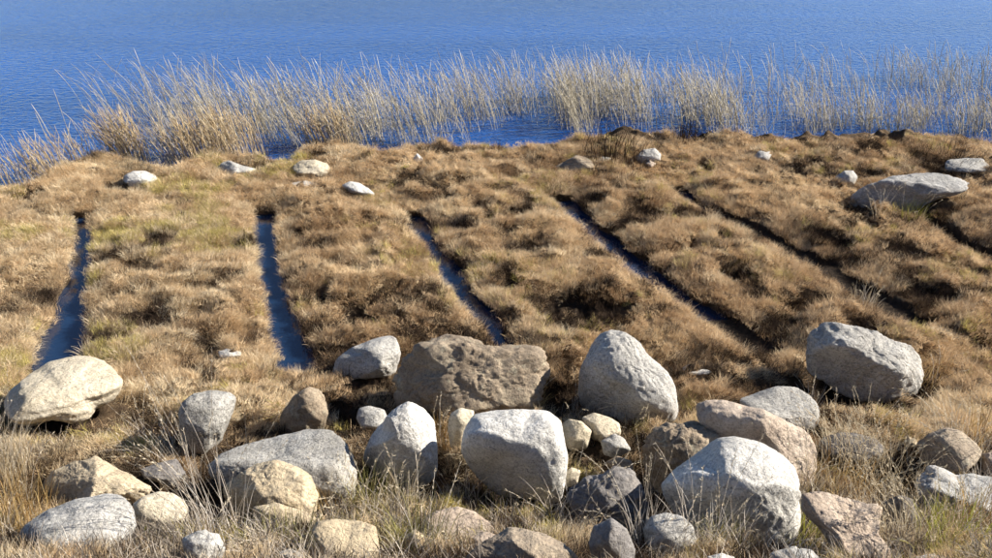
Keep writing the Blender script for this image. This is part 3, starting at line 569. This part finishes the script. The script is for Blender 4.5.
scatter('turf_grass', 'short dry tan brown grass matted over the turf ridges', 'grass', M1, 5, np.stack([x, y, z], -1), rot, rng.uniform(.7, 1.25, len(x)), np.clip(ti, 0.02, .98), M_MAT)

M2 = tuft_set('bushy_tuft', M_MAT, [(s, 130, .07, .07, .16, .95, .55, .0042, 5, .8) for s in range(11, 15)])
x, y = candidates(70); z, pe = land(x, y); g = fbm2(x * 1.6, y * 1.6, 81, 3)
lip = np.zeros(len(x))
for l, r, poly in DITCH: lip = np.maximum(lip, np.exp(-((inside_dist(poly, x, y) + .12) / .06) ** 2))
k = off_rocks(x, y, 1.0) & (ditch_d(x, y) < -.085) & (z > WATER + .06) & (rng.random(len(x)) < np.clip((g - .40) * 3 + lip * .8 + .1 * (y < 6.3), .02, 1)) & (pe < .5)
lip = lip[k]; x, y = x[k], y[k]; yaw = (fbm2(x * .7, y * .7, 71, 2) - .5) * 5.0 * (1 - .7 * lip) + rng.normal(0, .5, len(x)); z, rot = tilt_rot(x, y, yaw)
scatter('tussock_grass', 'taller tan grass tussocks swept over the ditch banks', 'grass', M2, 4, np.stack([x, y, z], -1), rot, rng.uniform(.65, 1.2, len(x)), np.clip(zone_tint(x, y) + .06 + .14 * lip + rng.normal(0, .1, len(x)), .05, .98), M_MAT)  # tufts on ditch lips tinted paler to paint a sunlit fringe

M3 = tuft_set('green_tuft', M_GREEN, [(s, 70, .08, .05, .13, .8, .3, .005) for s in range(21, 24)])
x, y = candidates(260); z, pe = land(x, y); g = fbm2(x * 1.3 + 9, y * 1.3, 85, 3)
k = off_rocks(x, y, .9) & (ditch_d(x, y) < -.06) & (z > WATER + .05) & (pe < .3) & (rng.random(len(x)) < np.clip((g - .55) * 4, 0, .5) * (.5 + 1.7 * sstep(-1.5, -4.0, x) + .8 * (y < 6.4)))
x, y = x[k], y[k]; z, rot = tilt_rot(x, y, rng.uniform(-3, 3, len(x)))
scatter('green_grass', 'patches of short yellow green grass among the dry turf', 'grass', M3, 3, np.stack([x, y, z], -1), rot, rng.uniform(.6, 1.1, len(x)), np.clip(.5 + rng.normal(0, .2, len(x)), 0, 1), M_GREEN)

M4 = tuft_set('dark_tuft', M_TWIG, [(s, 60, .09, .05, .14, .7, .1, .005, 4, 1.2) for s in range(31, 35)])
x, y = candidates(420); z, pe = land(x, y); g = fbm2(x * 2.3 + 4, y * 2.3, 87, 3)
pk = np.zeros(len(x))
for hx, hy, hr, hd in HOL: pk = np.maximum(pk, np.exp(-((x - hx) ** 2 + (y - hy) ** 2) / (hr * hr)))
k = off_rocks(x, y, .9) & (ditch_d(x, y) < -.06) & (z > WATER + .02) & (rng.random(len(x)) < np.clip(.85 * sstep(.3, .8, pk) + .7 * sstep(.3, .7, pe) + np.clip((g - .60) * 2, 0, .3) + .30 * (y < 5.1), 0, 1))  # dark stems also thickened in front to deepen shade between stones
x, y = x[k], y[k]; z, rot = tilt_rot(x, y, rng.uniform(-3, 3, len(x)))
scatter('dead_growth', 'dark dead wiry plant stems in the hollows of the turf and standing in for shade between stones', 'dead plants', M4, 4, np.stack([x, y, z], -1), rot, rng.uniform(.6, 1.1, len(x)), np.clip(.45 + rng.normal(0, .25, len(x)), 0, 1), M_TWIG)

M_LITTER = grass_mat('bleached_litter', [(.0, (.14, .11, .085)), (.5, (.34, .29, .235)), (1.0, (.58, .52, .44))], trans=.1)
M5 = tuft_set('litter', M_LITTER, [(s, 34, .12, .08, .22, 1.15, .1, .0045, 5, .5) for s in range(41, 45)])
x, y = candidates(110, y1=5.3); g = fbm2(x * 1.4, y * 1.4, 89, 3)
k = off_rocks(x, y, .9) & (rng.random(len(x)) < np.clip((g - .38) * 3, 0, .8) * sstep(5.25, 4.6, y))
x, y = x[k], y[k]; z, rot = tilt_rot(x, y, rng.uniform(-3, 3, len(x)))
scatter('dead_litter', 'tangled bleached dead stems lying between the nearest stones', 'dead plants', M5, 4, np.stack([x, y, z], -1), rot, rng.uniform(.7, 1.3, len(x)), np.clip(.5 + rng.normal(0, .2, len(x)), 0, 1), M_LITTER)

# ------------------------------------------------------------------ separate tussocks of tall grass in the foreground
def ground_hit(px, py):
    d = ray(px, py)
    for t in np.arange(3.5, 22, .01):
        P = CP + d * t
        if P[2] <= base_z(np.array([P[0]]), np.array([P[1]]))[0]: return P
def tussock(px, py, label, n=90, h=.4, rad=.1, mat=None, lean=.45, az=0.0, spread=.9, heads=12, headmat=None, seed=1, cat='grass tussock', group='tall grass tussocks among the boulders', name='grass_tussock', droop=.9, wid=.0045):
    P0 = ground_hit(px, py)
    rad *= 1.5
    if py > 425: h *= 1.25; heads = int(heads * 1.6); n = int(n * 1.2)
    r = np.random.default_rng(seed)
    P0[2] = max(land(P0[0:1], P0[1:2])[0][0], WATER - .03); root = link(name, None, loc=P0); tag(root, label, cat, group)
    def blades(n, l0, l1, le, kk, wd, dr, rd):
        a = r.uniform(0, 2 * math.pi, n); q = rd * np.sqrt(r.random(n)); base = np.stack([q * np.cos(a), q * np.sin(a), np.full(n, -.03)], -1)
        azs = np.where(r.random(n) < .5, az + r.normal(0, spread, n), a); l_ = np.clip(r.normal(le, .25, n), .02, 1.3)
        P = arcs(base, azs, l_ * .45, l_ + dr * r.random(n), r.uniform(l0, l1, n), kk, r.normal(0, .3, n))
        sd = np.stack([-np.sin(azs), np.cos(azs), r.normal(0, .3, n)], -1); sd /= np.linalg.norm(sd, axis=1)[:, None]
        return P, sd, r.random(n)
    P, sd, bl = blades(n, h * .45, h, lean, 7, wid, droop, rad)
    V, F = ribbons(P, wid * r.uniform(.6, 1.25, n), np.array([.9, 1, 1, .85, .65, .4, .12]), sd)
    link('blades', mesh_np('blades', V, F, {'blade': np.repeat(bl, 14)}, smooth=False), mat or M_STRAW, root)['kind'] = 'stuff'
    if heads:
        P, sd, bl = blades(heads, h * 1.0, h * 1.6, lean * .8, 10, .003, droop * 1.3, rad * .7)
        V, F = tubes(P, np.full(heads, .0016), np.linspace(1, .6, 10)); st = link('seed_stalks', mesh_np('seed_stalks', V, F, {'blade': np.repeat(bl, 30)}), headmat or M_GREYST, root); st['kind'] = 'stuff'
        # feathery seed heads along the last part of each stalk
        m = 16; hb = np.repeat(P[:, 6], m, 0); idx = r.uniform(6, 9, (heads, m)); i0 = np.minimum(idx.astype(int), 8); fr = (idx - i0)[..., None]
        ar = np.arange(heads)[:, None]; hb = (P[ar, i0] * (1 - fr) + P[ar, i0 + 1] * fr).reshape(-1, 3); dr = (P[ar, i0 + 1] - P[ar, i0]).reshape(-1, 3); dr /= np.linalg.norm(dr, axis=1)[:, None]
        e = dr + r.normal(0, .35, hb.shape); e /= np.linalg.norm(e, axis=1)[:, None]; ln = r.uniform(.012, .03, len(hb))[:, None]
        PP = np.stack([hb, hb + e * ln * .5, hb + e * ln], 1); sd = np.cross(e, r.normal(size=e.shape)); sd /= np.linalg.norm(sd, axis=1)[:, None]
        V, F = ribbons(PP, np.full(len(hb), .004), np.array([.5, 1, .2]), sd)
        link('seed_heads', mesh_np('seed_heads', V, F, {'blade': np.repeat(r.uniform(.5, 1, len(hb)), 6)}, smooth=False), headmat or M_STRAW, root)['kind'] = 'stuff'
    return root
PI = math.pi
TUSS = [
 (6, 478, 'dense pale straw tussock at the left edge above the golden one', dict(n=220, h=.42, rad=.13, lean=.25, seed=1, heads=10)),
 (12, 530, 'dense golden tussock in the lower left corner', dict(n=240, h=.45, rad=.16, mat=M_GOLD, lean=.35, seed=2, heads=6)),
 (-20, 500, 'straw tussock half cut off by the left edge', dict(n=160, h=.40, rad=.14, lean=.4, seed=3, heads=8)),
 (222, 538, 'fan of long grey stalks leaning left across the end of the long slab', dict(n=34, h=.66, rad=.12, mat=M_GREYST, lean=.5, az=PI, spread=.7, heads=14, seed=4, droop=.35)),
 (190, 470, 'thin bleached stalks beside the rounded speckled grey boulder', dict(n=30, h=.42, rad=.07, mat=M_GREYST, lean=.6, az=PI, heads=8, seed=5)),
 (150, 445, 'low sprawling bleached grass in the shade left of the speckled boulder', dict(n=60, h=.30, rad=.12, mat=M_GREYST, lean=.8, az=PI, heads=4, seed=6)),
 (335, 505, 'golden tussock growing over the right end of the long slab', dict(n=170, h=.34, rad=.12, mat=M_GOLD, lean=.4, seed=7, heads=10)),
 (372, 512, 'olive green tussock between the slab and the flat pinkish rock', dict(n=130, h=.30, rad=.11, mat=M_OLIVE, lean=.4, seed=8, heads=10)),
 (404, 515, 'straw tussock with many stalks left of the flat pinkish rock', dict(n=90, h=.30, rad=.10, mat=M_STRAW, lean=.4, seed=9, heads=10)),
 (420, 552, 'grey green grass at the bottom edge left of the flat pinkish rock', dict(n=150, h=.28, rad=.14, mat=M_OLIVE, lean=.5, seed=10, heads=8)),
 (285, 552, 'low green grass at the bottom edge below the tan block', dict(n=200, h=.20, rad=.20, mat=M_OLIVE, lean=.6, seed=11, heads=10)),
 (320, 545, 'small fresh green sprigs beside the flat tan stone', dict(n=70, h=.18, rad=.10, mat=M_LIME, lean=.5, seed=12, heads=0)),
 (215, 555, 'wiry grey dead grass at the bottom edge left of centre', dict(n=160, h=.24, rad=.22, mat=M_GREYST, lean=.9, seed=13, heads=6)),
 (130, 545, 'tiny green plant at the right foot of the bottom left boulder', dict(n=60, h=.12, rad=.08, mat=M_LIME, lean=.6, seed=14, heads=0)),
 (495, 500, 'arching green and straw grass in front of the white block boulder', dict(n=80, h=.27, rad=.12, mat=M_OLIVE, lean=.8, az=0, seed=15, heads=8)),
 (535, 505, 'arching pale grass below the foot of the white block boulder', dict(n=80, h=.27, rad=.12, mat=M_GREYST, lean=.8, az=0, seed=16, heads=9)),
 (460, 495, 'thin straw grass in the shade left of the white block boulder', dict(n=40, h=.3, rad=.1, mat=M_GREYST, lean=.7, az=.3, seed=17, heads=6)),
 (575, 525, 'arching grass between the ridged rock and the dark porous rock', dict(n=110, h=.34, rad=.12, mat=M_GREYST, lean=.7, az=0, seed=18, heads=10)),
 (440, 430, 'upright golden grass between the white pear and white block boulders', dict(n=110, h=.26, rad=.09, mat=M_GOLD, lean=.3, seed=19, heads=6)),
 (528, 402, 'orange tuft at the right foot of the big rough brown boulder', dict(n=170, h=.32, rad=.10, mat=M_GOLD, lean=.5, az=.6, seed=20, heads=3)),
 (575, 412, 'few curled bleached stalks between the brown and pointed boulders', dict(n=30, h=.30, rad=.1, mat=M_GREYST, lean=.6, seed=21, heads=8)),
 (640, 425, 'bleached curled grass at the foot of the pointed boulder', dict(n=70, h=.26, rad=.14, mat=M_STRAW, lean=.8, seed=22, heads=10)),
 (700, 545, 'tall thin stalks rising across the biggest white boulder', dict(n=22, h=.55, rad=.08, mat=M_GREYST, lean=.4, az=PI, seed=23, heads=5, droop=.4)),
 (722, 548, 'green based tuft in front of the biggest white boulder', dict(n=110, h=.24, rad=.08, mat=M_OLIVE, lean=.35, seed=24, heads=6)),
 (650, 552, 'wiry grass at the bottom edge left of the biggest white boulder', dict(n=110, h=.28, rad=.14, mat=M_GREYST, lean=.8, seed=25, heads=10)),
 (645, 500, 'dry stalks leaning over the dark porous rock', dict(n=50, h=.45, rad=.08, mat=M_GREYST, lean=.4, az=PI * .8, seed=26, heads=10)),
 (812, 535, 'yellow green tuft right of the biggest white boulder', dict(n=190, h=.24, rad=.13, mat=M_LIME, lean=.4, seed=27, heads=6)),
 (800, 490, 'thin straw stalks between the white and pinkish boulders', dict(n=60, h=.40, rad=.08, mat=M_STRAW, lean=.3, seed=28, heads=6)),
 (850, 458, 'pale feathery grass in front of the small dark rock', dict(n=110, h=.34, rad=.16, mat=M_STRAW, lean=.5, az=PI * .9, seed=29, heads=26, headmat=M_STRAW)),
 (885, 470, 'pale feathery grass field left of the brown dome boulder', dict(n=130, h=.34, rad=.2, mat=M_STRAW, lean=.5, az=PI * .9, seed=30, heads=28, headmat=M_STRAW)),
 (835, 485, 'golden feathery grass above the flat pinkish slab', dict(n=150, h=.30, rad=.2, mat=M_GOLD, lean=.5, az=PI * .9, seed=31, heads=20, headmat=M_STRAW)),
 (900, 500, 'feathery grass above the shaded gap of the pinkish slab', dict(n=90, h=.28, rad=.15, mat=M_STRAW, lean=.5, az=PI, seed=32, heads=16, headmat=M_STRAW)),
 (905, 548, 'dense bleached tussock at the bottom edge under the notched slab', dict(n=200, h=.32, rad=.16, mat=M_STRAW, lean=.5, az=PI, seed=33, heads=24, headmat=M_STRAW)),
 (955, 552, 'green based tussock in the lower right corner', dict(n=200, h=.26, rad=.15, mat=M_LIME, lean=.4, seed=34, heads=16, headmat=M_STRAW)),
 (985, 530, 'golden tussock at the right edge in front of the notched slab', dict(n=170, h=.32, rad=.14, mat=M_GOLD, lean=.4, seed=35, heads=14)),
 (955, 455, 'straw stalks over the brown dome boulder at the right edge', dict(n=70, h=.34, rad=.12, mat=M_STRAW, lean=.5, az=PI, seed=36, heads=14)),
 (985, 445, 'golden grass at the right edge behind the dome boulder', dict(n=120, h=.26, rad=.16, mat=M_GOLD, lean=.5, seed=37, heads=6)),
 (815, 395, 'thin bleached stalks beside the pale flat topped slab', dict(n=40, h=.34, rad=.08, mat=M_GREYST, lean=.4, az=PI, seed=38, heads=5)),
 (935, 375, 'golden tuft at the right end of the large angular boulder', dict(n=150, h=.28, rad=.14, mat=M_GOLD, lean=.5, seed=39, heads=4)),
 (912, 214, 'green and straw tuft at the front of the broad ledge rock', dict(n=110, h=.36, rad=.14, mat=M_LIME, lean=.6, seed=40, heads=8)),
 (880, 216, 'long bleached stalks bending at the left foot of the ledge rock', dict(n=30, h=.45, rad=.08, mat=M_STRAW, lean=.7, az=0, seed=41, heads=8)),
 (865, 300, 'sparse upright tuft in the fifth ditch', dict(n=50, h=.30, rad=.1, mat=M_STRAW, lean=.4, seed=42, heads=6)),
 (750, 555, 'wiry dead grass under the biggest white boulder', dict(n=100, h=.2, rad=.18, mat=M_GREYST, lean=1.0, seed=43, heads=4)),
 (860, 552, 'straw grass on the lower end of the flat pinkish slab', dict(n=70, h=.26, rad=.12, mat=M_STRAW, lean=.5, seed=44, heads=10)),
 (610, 395, 'orange grass against the left foot of the pointed boulder', dict(n=90, h=.2, rad=.14, mat=M_GOLD, lean=.6, seed=45, heads=2)),
]
for px, py, lab, kw in TUSS: tussock(px, py, lab, **kw)

# dark clumps on the shore
for px, py, lab, kw in [(684, 142, 'small black clump of dead growth sticking up at the water edge', dict(n=260, h=.42, rad=.14, lean=.5, seed=61)),
                        (612, 158, 'brown heathy clump above the white shore stone', dict(n=260, h=.40, rad=.32, lean=.5, seed=62)),
                        (945, 158, 'dark brown heathy clump at the right shore', dict(n=260, h=.40, rad=.35, lean=.5, seed=63)),
                        (632, 160, 'reddish brown heathy clump left of the rounded grey shore stone', dict(n=160, h=.32, rad=.22, lean=.5, seed=64))]:
    tussock(px, py, lab, mat=plain_grass('dark_heath_' + str(kw['seed']), [(0, (.03, .022, .016)), (1, (.10, .07, .045) if kw['seed'] != 64 else (.24, .14, .07))], .1), heads=0, cat='plant clump', group='dark clumps along the shore', name='heath_clump', wid=.008, **kw)

# ------------------------------------------------------------------ reeds standing in the lake
def reed_density(px, py):
    """how thickly reeds stand at a water pixel (stem foot), 0..1"""
    g = lambda cx, cy, sx, sy, a: a * np.exp(-((px - cx) / sx) ** 2 - ((py - cy) / sy) ** 2)
    d = g(210, 146, 50, 20, .9) + g(300, 134, 60, 16, .8) + g(350, 132, 50, 20, .9) + g(430, 128, 55, 20, 1.0) + g(250, 118, 80, 12, .45)
    d = d + g(500, 106, 70, 10, .7) + g(590, 118, 50, 18, .9) + g(640, 122, 60, 16, 1.0) + g(720, 122, 60, 14, .9) + g(790, 124, 60, 12, .8) + g(860, 118, 60, 13, .75)
    d = d + g(930, 120, 60, 14, .6) + g(985, 130, 40, 12, .7) + g(880, 84, 120, 9, .42) + g(960, 84, 80, 10, .45) + g(760, 96, 80, 9, .3) + g(660, 98, 60, 8, .4) + g(1040, 110, 60, 25, .6)
    d = d * np.where(px > 740, .62, 1) * np.where(px < 260, .75, 1) + g(60, 175, 28, 9, .25) + g(150, 150, 30, 14, .35) + g(-20, 190, 25, 10, .5)
    d = d + g(545, 100, 60, 10, .7) + g(500, 118, 40, 10, .3) + g(180, 108, 60, 12, .3) + g(700, 132, 130, 7, .9) + g(900, 131, 130, 8, .9) + g(340, 142, 60, 8, .5) + g(620, 130, 40, 8, .5) - g(525, 140, 38, 11, 1.3) - g(278, 152, 12, 10, .9) - g(385, 152, 14, 8, .6) - g(672, 136, 10, 6, .8)
    return np.clip(d, 0, 1)
def reed_mesh(x, y, h, az, lean, bend, r):
    n = len(x); base = np.stack([x, y, np.full(n, WATER - .25)], -1)
    P = arcs(base, az, lean * .6, lean + bend, h + .25, 9, r.normal(0, .5, n))
    V, F = tubes(P, r.uniform(.0024, .0048, n), np.array([1, 1, 1, .95, .9, .9, 1.1, 1.2, .4]))
    return V, F
N = 85000; x = rng.uniform(-11, 12, N); y = rng.uniform(9, 21, N)
pts = np.stack([x, y, np.full(N, WATER)], -1); qx, qy, _ = project(pts)
den = reed_density(qx, qy); cl = fbm2(x * 2.0, y * 2.0, 95, 3)
k = (y > shore_y(x) + .12) & (rng.random(N) < den * np.clip((cl - .3) * 2.6, .08, 1))
x, y, qx, qy = x[k], y[k], qx[k], qy[k]; n = len(x)
lf = sstep(620, 250, qx)
h = rng.uniform(.5, 1.12, n) * np.where((qx > 700) & (qy > 100), .72, 1) * np.where(qy < 100, .75, 1)
az = np.where(rng.random(n) < .84, PI + rng.normal(0, .45, n), rng.uniform(-PI, PI, n))
lean = np.abs(rng.normal(.10 + .10 * lf, .15, n)); bend = np.where(rng.random(n) < .26, rng.uniform(1.1, 2.3, n), rng.uniform(.2, .95, n))
V, F = reed_mesh(x, y, h, az, lean, bend, rng)
tag(link('reed_bed', mesh_np('reed_bed', V, F, {'blade': np.repeat(rng.random(n), 27)}), M_REED), 'dense belt of dry grey beige reeds standing in the lake along the shore', 'reeds', kind='stuff')
M_REEDG = plain_grass('golden_reed_stems', [(0, (.32, .23, .13)), (.5, (.50, .38, .23)), (1, (.68, .57, .39))], .2)
RC = [(50, 182, .30, 130, .80, 'golden reed clump leaning left, nearest the left edge of the shore'), (132, 160, .22, 190, .95, 'upright golden reed clump behind the pale oval shore stone'), (88, 168, .22, 50, .75, 'sparse reed clump between the two golden clumps on the left shore'),
      (232, 158, .36, 240, .95, 'broad golden reed clump on the shore above the dark peaked stone'), (338, 148, .32, 200, .85, 'golden reed clump above the two lobed shore boulder'), (2, 192, .18, 60, .75, 'thin reed clump cut by the left edge of the picture'), (192, 166, .25, 120, .9, 'reed clump at the left end of the reed belt')]
for px, py, rd, n, hh, lab in RC:
    c = at_z(px, py, WATER); a = rng.uniform(0, 2 * PI, n); q = rd * 1.6 * rng.random(n) ** .7
    V, F = reed_mesh(q * np.cos(a), q * np.sin(a) * .6, rng.uniform(.5, 1.0, n) * hh, PI + rng.normal(0, .5, n), np.abs(rng.normal(.15, .12, n)), rng.uniform(.1, .9, n), rng)
    V[:, 2] -= WATER
    o = link('reed_clump', mesh_np('reed_clump', V, F, {'blade': np.repeat(rng.random(n), 27)}), M_REEDG, loc=c); tag(o, lab, 'reeds', 'reed clumps on the left shore')
